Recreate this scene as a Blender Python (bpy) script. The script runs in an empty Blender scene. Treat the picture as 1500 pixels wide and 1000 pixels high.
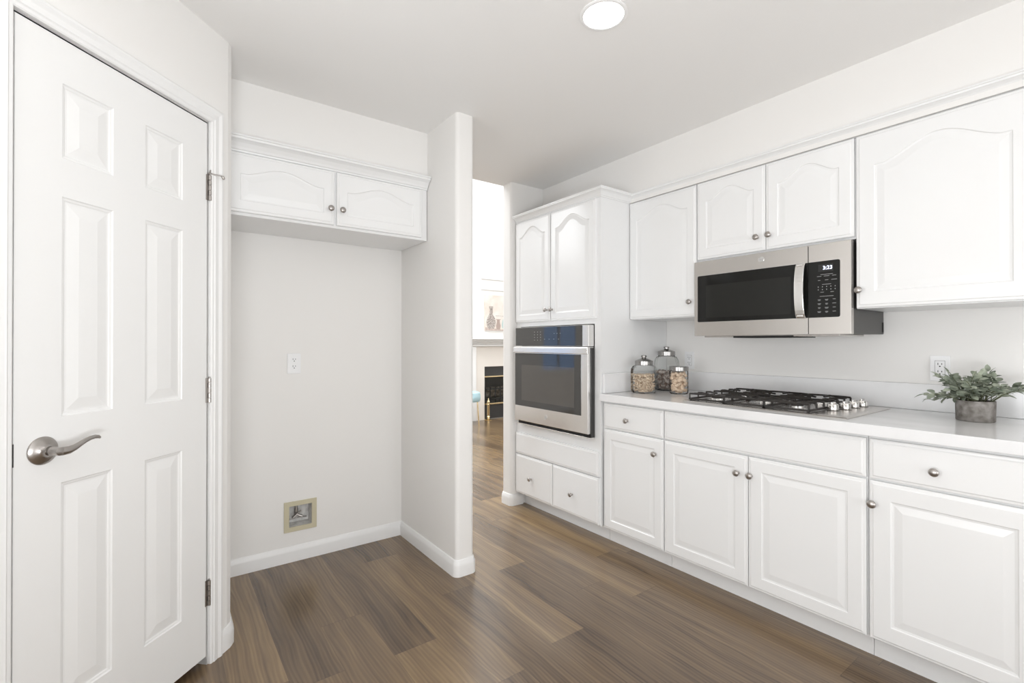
import bpy, bmesh, math, random
from mathutils import Vector, Matrix, Euler
R = math.radians
PI = math.pi
random.seed(7)
scene = bpy.context.scene
COL = scene.collection

# ------------------------------------------------------------------ camera
cam_d = bpy.data.cameras.new('camera')
cam_d.sensor_width = 36.0
cam_d.lens = 36.0 * 702.157 / 1500.0
cam_d.clip_start = 0.05
cam_d.clip_end = 100
cam = bpy.data.objects.new('camera', cam_d)
cam.location = (0, 0, 1.2232)
cam.rotation_euler = (PI / 2 + .0037, 0, -.6335)
COL.objects.link(cam)
scene.camera = cam

# ------------------------------------------------------------------ world, exposure, large lights
scene.view_settings.view_transform = 'Standard'
scene.view_settings.look = 'None'
scene.view_settings.gamma = 1
scene.view_settings.use_curve_mapping = False
scene.view_settings.exposure = 0.33
world = bpy.data.worlds.new('sky')
scene.world = world
world.use_nodes = True
wb = world.node_tree.nodes['Background']
wb.inputs[0].default_value = (.22, .40, .74, 1)
wb.inputs[1].default_value = 1.9


def area(name, loc, rot, sx, sy, power, color=(1, 1, 1), shape='RECTANGLE', spread=180):
    d = bpy.data.lights.new(name, 'AREA')
    d.shape = shape
    d.size = sx
    d.size_y = sy
    d.energy = power
    d.color = color
    d.spread = R(spread)
    o = bpy.data.objects.new(name, d)
    o.location = loc
    o.rotation_euler = rot
    COL.objects.link(o)
    return o


# added soft fill before the solid rear wall, behind the camera
area('rear_fill', (.55, -3.15, 1.15), (R(90), 0, 0), 3.4, 2.1, 45, (.94, .970, 1))
# added lamps that brighten the living room from its closed side and ceiling
area('living_room_side_fill', (6.85, 4.8, 1.9), (R(90), 0, R(90)), 2.6, 3.2, 22, (.94, .970, 1))
area('living_room_top_fill', (1.9, 4.5, 4.2), (0, 0, 0), 3.4, 2.2, 138, (.94, .970, 1))
area('living_room_wall_wash', (3.9, 5.4, 4.2), (R(20), 0, 0), 3.0, 1.2, 28, (.94, .970, 1))
# light bounced off the kitchen ceiling beside the camera, and an added fill lamp on the left
area('bounce_flash', (-.2, -.45, .8), (R(153), 0, R(-35)), .7, .7, 27, (.94, .970, 1))
area('left_fill', (-2.7, .6, 1.0), (R(95), 0, R(-80)), 1.6, 1.5, 31, (.94, .970, 1))
area('daylight_hall', (-1.58, 6.36, 3.2), (R(78), 0, R(180)), 1.2, 1.4, 37, (.93, .965, 1))  # lamp for the far window's daylight, added above it, clear of the oven reflection
# recessed ceiling lamps of the kitchen that stay outside the frame
for (lx, ly) in ((-.5, 1.2), (1.32, -.6), (-.5, -.6), (1.32, -2.4), (-.5, -2.4)):
    area('ceiling_lamp', (lx, ly, 2.425), (0, 0, 0), .15, .15, 1.0, (1, .985, .965), 'DISK')

# ------------------------------------------------------------------ materials
MATS = {}


def mat(name, color=(.8, .8, .8), rough=.5, metal=0.0, spec=.5, emit=None, estr=0, coat=0):
    m = bpy.data.materials.new(name)
    m.use_nodes = True
    b = m.node_tree.nodes['Principled BSDF']
    b.inputs['Base Color'].default_value = (*color, 1)
    b.inputs['Roughness'].default_value = rough
    b.inputs['Metallic'].default_value = metal
    b.inputs['Specular IOR Level'].default_value = spec
    b.inputs['Coat Weight'].default_value = coat
    if emit:
        b.inputs['Emission Color'].default_value = (*emit, 1)
        b.inputs['Emission Strength'].default_value = estr
    MATS[name] = m
    return m


def nodes(m):
    return m.node_tree.nodes, m.node_tree.links, m.node_tree.nodes['Principled BSDF']


def add_bump(m, scale, strength, dist=.002, stretch=(1, 1, 1), detail=3):
    n, l, b = nodes(m)
    tc = n.new('ShaderNodeTexCoord')
    mp = n.new('ShaderNodeMapping')
    mp.inputs['Scale'].default_value = stretch
    nz = n.new('ShaderNodeTexNoise')
    nz.inputs['Scale'].default_value = scale
    nz.inputs['Detail'].default_value = detail
    bp = n.new('ShaderNodeBump')
    bp.inputs['Strength'].default_value = strength
    bp.inputs['Distance'].default_value = dist
    l.new(tc.outputs['Object'], mp.inputs[0])
    l.new(mp.outputs[0], nz.inputs['Vector'])
    l.new(nz.outputs['Fac'], bp.inputs['Height'])
    l.new(bp.outputs[0], b.inputs['Normal'])
    return m


def add_mottle(m, c1, c2, scale, stretch=(1, 1, 1), lo=.35, hi=.65, detail=4):
    n, l, b = nodes(m)
    tc = n.new('ShaderNodeTexCoord')
    mp = n.new('ShaderNodeMapping')
    mp.inputs['Scale'].default_value = stretch
    nz = n.new('ShaderNodeTexNoise')
    nz.inputs['Scale'].default_value = scale
    nz.inputs['Detail'].default_value = detail
    cr = n.new('ShaderNodeValToRGB')
    cr.color_ramp.elements[0].position = lo
    cr.color_ramp.elements[1].position = hi
    cr.color_ramp.elements[0].color = (*c1, 1)
    cr.color_ramp.elements[1].color = (*c2, 1)
    l.new(tc.outputs['Object'], mp.inputs[0])
    l.new(mp.outputs[0], nz.inputs['Vector'])
    l.new(nz.outputs['Fac'], cr.inputs[0])
    l.new(cr.outputs[0], b.inputs['Base Color'])
    return m


WALL = add_bump(mat('wall_paint', (.885, .870, .848), .55, spec=.3), 160, .12, .001)
CEIL = add_bump(mat('ceiling_paint', (.92, .91, .895), .6, spec=.25), 120, .15, .001)
TRIM = mat('trim_paint', (.895, .892, .885), .32, spec=.45)
DOORM = add_bump(mat('door_paint', (.89, .887, .877), .36, spec=.45), 60, .10, .0006, (14, 14, .6), 2)
CAB = mat('cabinet_paint', (.895, .896, .893), .22, spec=.5)
CABIN = mat('cabinet_frame_paint', (.885, .885, .882), .3, spec=.45)
NICKEL = mat('brushed_nickel', (.43, .405, .385), .30, 1.0)
LIDM = mat('pewter_lid', (.34, .33, .32), .20, 1.0)
CHROME = mat('polished_chrome', (.72, .70, .68), .16, 1.0)
STEEL = add_bump(mat('stainless_steel', (.64, .615, .59), .27, 1.0), 40, .05, .0004, (1, 1, 40), 2)
STEELB = mat('bright_stainless_steel', (.80, .79, .775), .24, 1.0)
BLKGLASS = mat('black_glass', (.012, .012, .011), .05, spec=.28)
OVENGLASS = mat('oven_glass', (.045, .044, .042), .03, spec=.75)
SCREENM = mat('perforated_screen', (.022, .022, .020), .15, spec=.28)
BLKMETAL = mat('black_enamel', (.035, .034, .033), .4)
CASEBLK = add_bump(mat('dark_case_metal', (.075, .073, .07), .45, spec=.5), 300, .1, .0005)
IRON = add_bump(mat('cast_iron', (.04, .036, .033), .5, spec=.4), 250, .2, .0006)
GAP = mat('dark_gap', (.012, .012, .012), .8)
PLASTIC = mat('white_plastic', (.90, .90, .905), .3)
ALMOND = mat('almond_plastic', (.62, .57, .41), .4)
BOXIN = add_mottle(mat('pale_grey_plastic', (.62, .61, .58), .5), (.60, .59, .57), (.82, .81, .78), 40)
BRASS = mat('polished_brass', (.85, .69, .42), .2, 1.0)
GLOWW = mat('lamp_lens', (1, 1, 1), .5, emit=(1, .985, .96), estr=7.5)
LEDM = mat('lit_digits', (.1, .1, .1), .5, emit=(.75, .8, 1.0), estr=3.0)
MARK = mat('panel_print', (.42, .42, .42), .5)
MARKO = mat('oven_panel_print', (.5, .5, .48), .5)
QUARTZ = mat('white_quartz', (.84, .84, .845), .13, spec=.5)
add_mottle(QUARTZ, (.83, .83, .835), (.89, .89, .895), 3.0, (1, 1.6, 1), .36, .5, 8)
CONCRETE = add_mottle(mat('weathered_concrete', (.3, .28, .26), .85), (.13, .115, .10), (.34, .32, .30), 38, lo=.3, hi=.7, detail=8)
SOIL = mat('dark_soil', (.05, .045, .035), .95)
LEAF = mat('dusty_green_leaf', (.16, .2, .13), .55)
STEM = mat('green_stem', (.12, .13, .07), .6)
PASTA = add_mottle(mat('dry_pasta', (.60, .46, .33), .55), (.66, .50, .36), (.86, .74, .60), 90)
CORK = add_mottle(mat('pale_cork', (.60, .44, .31), .8), (.64, .47, .34), (.86, .70, .55), 120)
STONE = add_mottle(mat('brown_and_grey_nuts', (.22, .15, .11), .5), (.22, .15, .12), (.70, .64, .60), 55)
CANVAS = add_mottle(mat('painted_canvas', (.72, .66, .60), .8), (.70, .62, .55), (.80, .77, .72), 5)
VASEG = add_mottle(mat('painted_vase_grey', (.33, .29, .27), .8), (.25, .21, .19), (.55, .5, .46), 60, lo=.42, hi=.55)
VASER = mat('painted_vase_brown', (.42, .33, .29), .8)
VASET = mat('painted_vase_teal', (.50, .60, .58), .8)
TABLETONE = add_mottle(mat('painted_table', (.5, .4, .36), .8), (.42, .33, .30), (.62, .52, .46), 20)
BLUEFAB = add_bump(mat('pale_blue_fabric', (.50, .72, .80), .9), 200, .3)
CREAMTILE = mat('cream_tile', (.84, .79, .73), .35)
SOOT = mat('firebrick_grey', (.20, .19, .175), .8)
LOGM = add_mottle(mat('log_bark', (.2, .17, .14), .9), (.1, .08, .06), (.3, .26, .22), 25)
BLIND = mat('blind_slat', (.55, .56, .58), .5)
RUBBER = mat('white_rubber', (.7, .7, .68), .6)
GASKET = mat('slot_black', (.02, .02, .02), .7)

# leaves: two tones by noise
add_mottle(LEAF, (.20, .235, .18), (.50, .54, .43), 16, lo=.38, hi=.66, detail=2)
# stainless brush streaks in roughness handled by bump; thin clear glass
GLASS = bpy.data.materials.new('clear_glass')
GLASS.use_nodes = True
_n, _l = GLASS.node_tree.nodes, GLASS.node_tree.links
_n.clear()
_o = _n.new('ShaderNodeOutputMaterial')
_t = _n.new('ShaderNodeBsdfTransparent')
_t.inputs[0].default_value = (.975, .98, .975, 1)
_g = _n.new('ShaderNodeBsdfGlossy')
_g.inputs['Roughness'].default_value = .04
_lw = _n.new('ShaderNodeLayerWeight')
_lw.inputs[0].default_value = .10
_mx = _n.new('ShaderNodeMixShader')
_l.new(_lw.outputs['Fresnel'], _mx.inputs[0])
_l.new(_t.outputs[0], _mx.inputs[1])
_l.new(_g.outputs[0], _mx.inputs[2])
_l.new(_mx.outputs[0], _o.inputs[0])


def floor_material():
    m = mat('vinyl_plank_floor', (.2, .15, .1), .24, spec=.8)
    n, l, b = nodes(m)

    def math_(op, a, b_=None, c=None):
        k = n.new('ShaderNodeMath')
        k.operation = op
        for i, v in enumerate((a, b_, c)):
            if v is None:
                continue
            if isinstance(v, (int, float)):
                k.inputs[i].default_value = v
            else:
                l.new(v, k.inputs[i])
        return k.outputs[0]
    tc = n.new('ShaderNodeTexCoord')
    sp = n.new('ShaderNodeSeparateXYZ')
    l.new(tc.outputs['Object'], sp.inputs[0])
    x, y = sp.outputs[0], sp.outputs[1]
    W, L = .182, 1.22
    xs = math_('DIVIDE', math_('ADD', x, 20.005), W)
    row = math_('FLOOR', xs)
    fx = math_('FRACT', xs)
    wn = n.new('ShaderNodeTexWhiteNoise')
    wn.noise_dimensions = '1D'
    l.new(row, wn.inputs['W'])
    ys = math_('ADD', math_('DIVIDE', math_('ADD', y, 20), L), wn.outputs['Value'])
    colm = math_('FLOOR', ys)
    fy = math_('FRACT', ys)
    cv = n.new('ShaderNodeCombineXYZ')
    l.new(row, cv.inputs[0])
    l.new(colm, cv.inputs[1])
    wn2 = n.new('ShaderNodeTexWhiteNoise')
    wn2.noise_dimensions = '2D'
    l.new(cv.outputs[0], wn2.inputs['Vector'])
    tone = wn2.outputs['Value']
    # grain coordinates: stretched along y, shifted per plank
    n4 = n.new('ShaderNodeTexNoise')
    n4.inputs['Scale'].default_value = 1.0
    n4.inputs['Detail'].default_value = 2
    wv4 = n.new('ShaderNodeCombineXYZ')
    l.new(math_('ADD', math_('MULTIPLY', x, 5.0), math_('MULTIPLY', tone, 53.0)), wv4.inputs[0])
    l.new(math_('MULTIPLY', y, 1.5), wv4.inputs[1])
    l.new(wv4.outputs[0], n4.inputs['Vector'])
    gx = math_('ADD', math_('ADD', x, math_('MULTIPLY', tone, 37.0)), math_('MULTIPLY', math_('SUBTRACT', n4.outputs['Fac'], .5), .075))
    gv = n.new('ShaderNodeCombineXYZ')
    l.new(math_('MULTIPLY', gx, 9.0), gv.inputs[0])
    l.new(math_('MULTIPLY', y, .75), gv.inputs[1])
    l.new(math_('MULTIPLY', tone, 11.0), gv.inputs[2])
    n1 = n.new('ShaderNodeTexNoise')
    n1.inputs['Scale'].default_value = 1.6
    n1.inputs['Detail'].default_value = 5
    n1.inputs['Distortion'].default_value = 1.2
    l.new(gv.outputs[0], n1.inputs['Vector'])
    gv2 = n.new('ShaderNodeCombineXYZ')
    l.new(math_('MULTIPLY', gx, 120.0), gv2.inputs[0])
    l.new(math_('MULTIPLY', y, 1.5), gv2.inputs[1])
    n2 = n.new('ShaderNodeTexNoise')
    n2.inputs['Scale'].default_value = 1.6
    n2.inputs['Detail'].default_value = 4
    l.new(gv2.outputs[0], n2.inputs['Vector'])
    # cathedral figure
    wv = n.new('ShaderNodeTexWave')
    wv.wave_type = 'BANDS'
    wv.bands_direction = 'X'
    wv.inputs['Scale'].default_value = 2.2
    wv.inputs['Distortion'].default_value = 5.0
    wv.inputs['Detail'].default_value = 3
    wv.inputs['Detail Scale'].default_value = .7
    l.new(gv.outputs[0], wv.inputs['Vector'])
    n3 = n.new('ShaderNodeTexNoise')
    n3.inputs['Scale'].default_value = 1.0
    n3.inputs['Detail'].default_value = 6
    n3.inputs['Roughness'].default_value = .65
    n3.inputs['Distortion'].default_value = .8
    gv3 = n.new('ShaderNodeCombineXYZ')
    l.new(math_('MULTIPLY', gx, 30.0), gv3.inputs[0])
    l.new(math_('MULTIPLY', y, .9), gv3.inputs[1])
    l.new(gv3.outputs[0], n3.inputs['Vector'])
    t = math_('ADD', math_('MULTIPLY', tone, .34), math_('MULTIPLY', n1.outputs['Fac'], .72))
    t = math_('ADD', t, math_('MULTIPLY', math_('SUBTRACT', n2.outputs['Fac'], .5), .12))
    t = math_('ADD', t, math_('MULTIPLY', math_('SUBTRACT', n3.outputs['Fac'], .5), .72))
    t = math_('ADD', t, math_('MULTIPLY', math_('SUBTRACT', wv.outputs['Fac'], .5), .12))
    cr = n.new('ShaderNodeValToRGB')
    e = cr.color_ramp.elements
    e[0].position = .14
    e[0].color = (.068, .043, .026, 1)
    e[1].position = .88
    e[1].color = (.315, .215, .112, 1)
    k = e.new(.42)
    k.color = (.150, .099, .057, 1)
    k = e.new(.62)
    k.color = (.218, .145, .079, 1)
    l.new(t, cr.inputs[0])
    # seams
    sx = math_('LESS_THAN', fx, .007)
    sy = math_('LESS_THAN', fy, .0016)
    seam = math_('MAXIMUM', sx, sy)
    mx = n.new('ShaderNodeMix')
    mx.data_type = 'RGBA'
    l.new(math_('MULTIPLY', seam, .6), mx.inputs[0])
    l.new(cr.outputs[0], mx.inputs[6])
    mx.inputs[7].default_value = (.05, .036, .026, 1)
    l.new(mx.outputs[2], b.inputs['Base Color'])
    bp = n.new('ShaderNodeBump')
    bp.inputs['Strength'].default_value = .12
    bp.inputs['Distance'].default_value = .0012
    l.new(n2.outputs['Fac'], bp.inputs['Height'])
    l.new(bp.outputs[0], b.inputs['Normal'])
    rr = n.new('ShaderNodeMapRange')
    rr.inputs[3].default_value = .19
    rr.inputs[4].default_value = .29
    l.new(n2.outputs['Fac'], rr.inputs[0])
    l.new(rr.outputs[0], b.inputs['Roughness'])
    return m


FLOOR = floor_material()


# ------------------------------------------------------------------ mesh helpers
class MB:
    def __init__(s):
        s.v = []
        s.f = []

    def add(s, vs, fs):
        k = len(s.v)
        s.v += [tuple(p) for p in vs]
        s.f += [tuple(i + k for i in f) for f in fs]
        return s

    def box(s, x0, x1, y0, y1, z0, z1):
        return s.add([(x0, y0, z0), (x1, y0, z0), (x1, y1, z0), (x0, y1, z0), (x0, y0, z1), (x1, y0, z1), (x1, y1, z1), (x0, y1, z1)],
                     [(3, 2, 1, 0), (4, 5, 6, 7), (0, 1, 5, 4), (1, 2, 6, 5), (2, 3, 7, 6), (3, 0, 4, 7)])

    def loops(s, ls, cap0=True, cap1=True, closed=False):
        n = len(ls[0])
        k = len(s.v)
        for L in ls:
            s.v += [tuple(p) for p in L]
        m = len(ls)
        for i in range(m if closed else m - 1):
            a, b = k + i * n, k + ((i + 1) % m) * n
            for j in range(n):
                j2 = (j + 1) % n
                s.f.append((a + j, a + j2, b + j2, b + j))
        if not closed:
            if cap0:
                s.f.append(tuple(k + j for j in reversed(range(n))))
            if cap1:
                s.f.append(tuple(k + (m - 1) * n + j for j in range(n)))
        return s

    def prism(s, poly, z0, z1):
        return s.loops([[(x, y, z0) for x, y in poly], [(x, y, z1) for x, y in poly]])

    def lathe(s, prof, c=(0, 0, 0), axis='z', seg=24, sy=1.0, oct_=0):
        ls = []
        for r, h in prof:
            L = []
            for i in range(seg):
                a = 2 * PI * i / seg
                rr = max(r, 1e-5)
                if oct_:
                    a0 = (a + PI / oct_) % (2 * PI / oct_) - PI / oct_
                    rr = rr * (1 - .75 + .75 * math.cos(PI / oct_) / math.cos(a0))
                p = (rr * math.cos(a), rr * math.sin(a) * sy, h)
                if axis == 'y':      # profile runs towards -y (the viewer)
                    p = (p[0], -p[2], p[1])
                elif axis == 'x':
                    p = (p[2], p[0], p[1])
                L.append((p[0] + c[0], p[1] + c[1], p[2] + c[2]))
            ls.append(L)
        return s.loops(ls)

    def tube(s, pts, r, seg=8, flat=1.0, up=(0, 0, 1)):
        pts = [Vector(p) for p in pts]
        ls = []
        for i, p in enumerate(pts):
            t = (pts[min(i + 1, len(pts) - 1)] - pts[max(i - 1, 0)]).normalized()
            u = Vector(up)
            if abs(t.dot(u)) > .95:
                u = Vector((1, 0, 0)) if abs(t.x) < .9 else Vector((0, 1, 0))
            a = t.cross(u).normalized()
            b = a.cross(t).normalized()
            rr = r[i] if isinstance(r, (list, tuple)) else r
            ls.append([p + a * math.cos(2 * PI * j / seg) * rr + b * math.sin(2 * PI * j / seg) * rr * flat for j in range(seg)])
        return s.loops(ls)

    def bar(s, p, q, w, h):
        return s.tube([p, q], w * .7071, 4)

    def build(s, name, material, parent=None, smooth=False, bevel=0, angle=35, seg=2):
        me = bpy.data.meshes.new(name)
        me.from_pydata(s.v, [], s.f)
        bm = bmesh.new()
        bm.from_mesh(me)
        bmesh.ops.recalc_face_normals(bm, faces=bm.faces)
        bm.to_mesh(me)
        bm.free()
        me.materials.append(material)
        if smooth:
            me.polygons.foreach_set('use_smooth', [True] * len(me.polygons))
            me.set_sharp_from_angle(angle=R(angle))
        o = bpy.data.objects.new(name, me)
        COL.objects.link(o)
        if parent:
            o.parent = parent
        if bevel:
            md = o.modifiers.new('bevel', 'BEVEL')
            md.width = bevel
            md.segments = seg
            md.limit_method = 'ANGLE'
            md.angle_limit = R(40)
        return o


def empty(name, loc, rz=0):
    o = bpy.data.objects.new(name, None)
    o.empty_display_size = .1
    o.location = loc
    o.rotation_euler = (0, 0, rz)
    COL.objects.link(o)
    return o


def tag(o, label, cat, group=None, kind=None):
    o['label'] = label
    o['category'] = cat
    if group:
        o['group'] = group
    if kind:
        o['kind'] = kind
    return o


def struct(o, label, cat):
    return tag(o, label, cat, None, 'structure')


def copy_tree(o, parent=None):
    c = o.copy()
    COL.objects.link(c)
    if parent:
        c.parent = parent
    for ch in [k for k in bpy.data.objects if k.parent is o]:
        copy_tree(ch, c)
    return c


def grid_slab(us, vs, solid, w0, w1, fn):
    """slab with rectangular holes; fn(u, v, w) -> xyz"""
    mb = MB()
    ids = {}

    def V(i, j, k):
        key = (i, j, k)
        if key not in ids:
            ids[key] = len(mb.v)
            mb.v.append(fn(us[i], vs[j], (w0, w1)[k]))
        return ids[key]
    nu, nv = len(us) - 1, len(vs) - 1
    S = lambda i, j: 0 <= i < nu and 0 <= j < nv and solid(i, j)
    for i in range(nu):
        for j in range(nv):
            if not S(i, j):
                continue
            mb.f.append((V(i, j, 0), V(i + 1, j, 0), V(i + 1, j + 1, 0), V(i, j + 1, 0)))
            mb.f.append((V(i, j, 1), V(i, j + 1, 1), V(i + 1, j + 1, 1), V(i + 1, j, 1)))
            if not S(i - 1, j):
                mb.f.append((V(i, j, 0), V(i, j + 1, 0), V(i, j + 1, 1), V(i, j, 1)))
            if not S(i + 1, j):
                mb.f.append((V(i + 1, j, 0), V(i + 1, j, 1), V(i + 1, j + 1, 1), V(i + 1, j + 1, 0)))
            if not S(i, j - 1):
                mb.f.append((V(i, j, 0), V(i, j, 1), V(i + 1, j, 1), V(i + 1, j, 0)))
            if not S(i, j + 1):
                mb.f.append((V(i, j + 1, 0), V(i + 1, j + 1, 0), V(i + 1, j + 1, 1), V(i, j + 1, 1)))
    return mb


def sweep(path, prof, fn=None, closed_prof=True):
    """profile [(out, z)] swept along a 2D path; out is to the right of travel; mitred"""
    fn = fn or (lambda x, y, z: (x, y, z))
    ls = []
    P = [Vector(p) for p in path]
    for i, p in enumerate(P):
        d0 = (P[i] - P[i - 1]).normalized() if i > 0 else None
        d1 = (P[i + 1] - P[i]).normalized() if i < len(P) - 1 else None
        d0 = d0 or d1
        d1 = d1 or d0
        n0, n1 = Vector((d0.y, -d0.x)), Vector((d1.y, -d1.x))
        m = (n0 + n1).normalized()
        k = 1 / max(.35, m.dot(n0))
        ls.append([fn(p.x + m.x * k * o, p.y + m.y * k * o, z) for o, z in prof])
    return MB().loops(ls)


def arc(cx, cy, r, a0, a1, n=6):
    return [(cx + r * math.cos(R(a0 + (a1 - a0) * i / n)), cy + r * math.sin(R(a0 + (a1 - a0) * i / n))) for i in range(n + 1)]


# ---- cabinet fronts: local frame x right, y into the cabinet, z up (front faces -y)
def outline(x0, x1, z0, z1, ins, y, arch, ntop=28):
    a, b, c, d = x0 + ins, x1 - ins, z0 + ins, z1 - ins
    pts = [(a, y, c), (b, y, c)]
    for i in range(ntop + 1):
        t = i / ntop
        s = abs(2 * t - 1)
        hgt = 0 if s > .9 else (.5 * (1 + math.cos(PI * s / .9))) ** .8
        pts.append((b + (a - b) * t, y, d - arch + arch * hgt))
    return pts


def front(x0, x1, z0, z1, t=.02, stile=None, arch=0, y=0.0):
    mb = MB()
    ls = [outline(x0, x1, z0, z1, 0, y + t, 0), outline(x0, x1, z0, z1, 0, y + .006, 0),
          outline(x0, x1, z0, z1, .003, y + .0035, 0), outline(x0, x1, z0, z1, .010, y + .0028, 0), outline(x0, x1, z0, z1, .014, y, 0)]
    if stile:
        def O(ins, dep):
            return outline(x0, x1, z0, z1, ins, y + dep, arch)
        ls += [O(stile, 0), O(stile + .003, .0035), O(stile + .010, .0045), O(stile + .036, .001)]
    mb.loops(ls)
    return mb


KNOB_PROF = [(.0075, 0), (.0075, .002), (.005, .004), (.0045, .013), (.0075, .016), (.0135, .019), (.0152, .022), (.0140, .0255), (.008, .0285), (.0001, .0292)]


def knob(x, z, y, parent):
    return MB().lathe(KNOB_PROF, (x, y, z), 'y', 20).build('knob', NICKEL, parent, smooth=True, angle=50)


def door(parent, x0, x1, z0, z1, stile=.058, arch=0, kx=None, kz=None, y=0):
    d = front(x0, x1, z0, z1, .02, stile, arch, y).build('door', CAB, parent)
    if kx is not None:
        knob(kx, kz, y, d)
    return d


def drawer(parent, x0, x1, z0, z1, knobs=((None, None),), y=0, name='drawer'):
    d = front(x0, x1, z0, z1, .02, None, 0, y).build(name, CAB, parent)
    for kx, kz in knobs:
        if kx is not None:
            knob(kx, kz, y, d)
    return d


def text_mesh(txt, size, name, material, parent, loc, rot=(PI / 2, 0, 0), ext=.0003, align='CENTER'):
    cu = bpy.data.curves.new(name, 'FONT')
    cu.body = txt
    cu.size = size
    cu.extrude = ext
    cu.align_x = align
    cu.align_y = 'CENTER'
    tmp = bpy.data.objects.new(name + '_tmp', cu)
    COL.objects.link(tmp)
    bpy.context.view_layer.update()
    me = bpy.data.meshes.new_from_object(tmp)
    bpy.data.objects.remove(tmp)
    bpy.data.curves.remove(cu)
    me.materials.clear()
    me.materials.append(material)
    o = bpy.data.objects.new(name, me)
    o.location = loc
    o.rotation_euler = rot
    COL.objects.link(o)
    o.parent = parent
    return o


# ================================================================== STRUCTURE
ZC = 2.44
# floor
struct(MB().box(-3.0, 7.0, -3.2, 6.6, -.1, 0).build('floor', FLOOR), 'brown wood plank floor running through kitchen and living room', 'floor')
struct(MB().box(-3.12, 2.96, -3.32, 3.03, ZC, ZC + .14).build('ceiling', CEIL), 'flat off-white kitchen ceiling with a recessed light', 'ceiling')

# diagonal pantry wall with the door opening (local x along the wall, y into the pantry)
HX, HY = .139, 2.156
c45 = math.cos(R(45))


def D(u, w, z):     # door-wall frame: u along, w out towards the kitchen
    return (HX + u * c45 + w * c45, HY + u * c45 - w * c45, z)


def D2(u, w):
    p = D(u, w, 0)
    return (p[0], p[1])


DL, DR, DT = -.618, .006, 2.0615      # door edges and top
OL, OR, OT = DL - .004, DR + .004, DT + .004
XA = .235                              # alcove's left face
ucor = .126
cw = D2(ucor, 0)
bull = [D2(ucor - .035, 0), D2(ucor - .012, -.0005), (XA - .006, cw[1] + .010), (XA - .001, cw[1] + .02), (XA, cw[1] + .04)]
mb = MB()
mb.prism([D2(OL, 0), D2(-.83, 0), D2(-.83, -.115), D2(OL, -.115)], 0, ZC)
mb.prism([D2(OR, 0), D2(OR, -.115), (XA - .115, 2.35), (XA - .115, 3.02), (XA, 3.02)] + bull[::-1], 0, ZC)
mb.prism([D2(OR, 0), D2(OL, 0), D2(OL, -.115), D2(OR, -.115)], OT, ZC)
struct(mb.build('wall_left', WALL), 'off-white angled pantry wall around the six-panel door', 'wall')
struct(MB().box(-3.0, D2(-.83, 0)[0] + .02, D2(-.83, 0)[1], D2(-.83, 0)[1] + .115, 0, ZC).build('wall_front_left', WALL), 'off-white kitchen wall left of the pantry', 'wall')
# pantry closing walls (dark closet behind the door)
struct(MB().box(-3.0, -2.88, 1.6, 3.02, 0, ZC).build('wall_pantry', WALL), 'hidden side wall of the pantry closet', 'wall')

# alcove back wall with recess hole for the water box
YB = 2.905
hx0, hx1, hz0, hz1 = .583, .707, .192, .312
struct(grid_slab([-2.9, hx0, hx1, 1.36], [0, hz0, hz1, ZC], lambda i, j: not (i == 1 and j == 1), YB, 3.02,
                 lambda u, v, w: (u, w, v)).build('wall_back', WALL), 'off-white back wall of the empty refrigerator alcove', 'wall')
# soffit over the alcove cabinet
struct(MB().box(XA - .01, 1.26, 2.534, YB + .02, 2.112, ZC).build('wall_soffit_left', WALL), 'off-white soffit above the short cabinet over the alcove', 'wall')
# stub wall between alcove and passage, bullnose end
SX0, SX1, SY = 1.2515, 1.361, 2.196
r_ = .022
poly = [(SX0, 3.02)] + arc(SX0 + r_, SY + r_, r_, 180, 270) + arc(SX1 - r_, SY + r_, r_, 270, 360) + [(SX1, 3.02)]
struct(MB().prism(poly, 0, ZC).build('wall_middle', WALL, smooth=True, angle=40), 'off-white projecting wall end with rounded corners beside the passage', 'wall')
# right wall, its soffit, and the return wall behind the oven cabinet
XR = 2.8426
struct(MB().box(XR, XR + .115, -3.32, 3.03, 0, ZC).build('wall_right', WALL), 'off-white wall behind the counter and cooktop', 'wall')
XSF = 2.445
struct(MB().box(XSF, XR + .02, -3.2, 2.93, 2.127, ZC).build('wall_soffit_right', WALL), 'off-white soffit above the right wall cabinets', 'wall')
RX, RY0, RY1 = 2.132, 2.915, 3.03
rp = arc(RX + r_, RY0 + r_, r_, 270, 180) + arc(RX + r_, RY1 - r_, r_, 180, 90) + [(XR + .05, RY1), (XR + .05, RY0)]
struct(MB().prism(rp, 0, ZC).build('wall_return', WALL, smooth=True, angle=40), 'off-white narrow wall end left of the oven cabinet', 'wall')
# kitchen walls behind the camera, without openings
struct(MB().box(-3.0, XR + .1, -3.32, -3.2, 0, ZC).build('wall_rear', WALL), 'off-white kitchen wall behind the camera', 'wall')
struct(MB().box(-3.12, -3.0, -3.32, 1.72, 0, ZC).build('wall_side', WALL), 'off-white kitchen side wall', 'wall')

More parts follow.
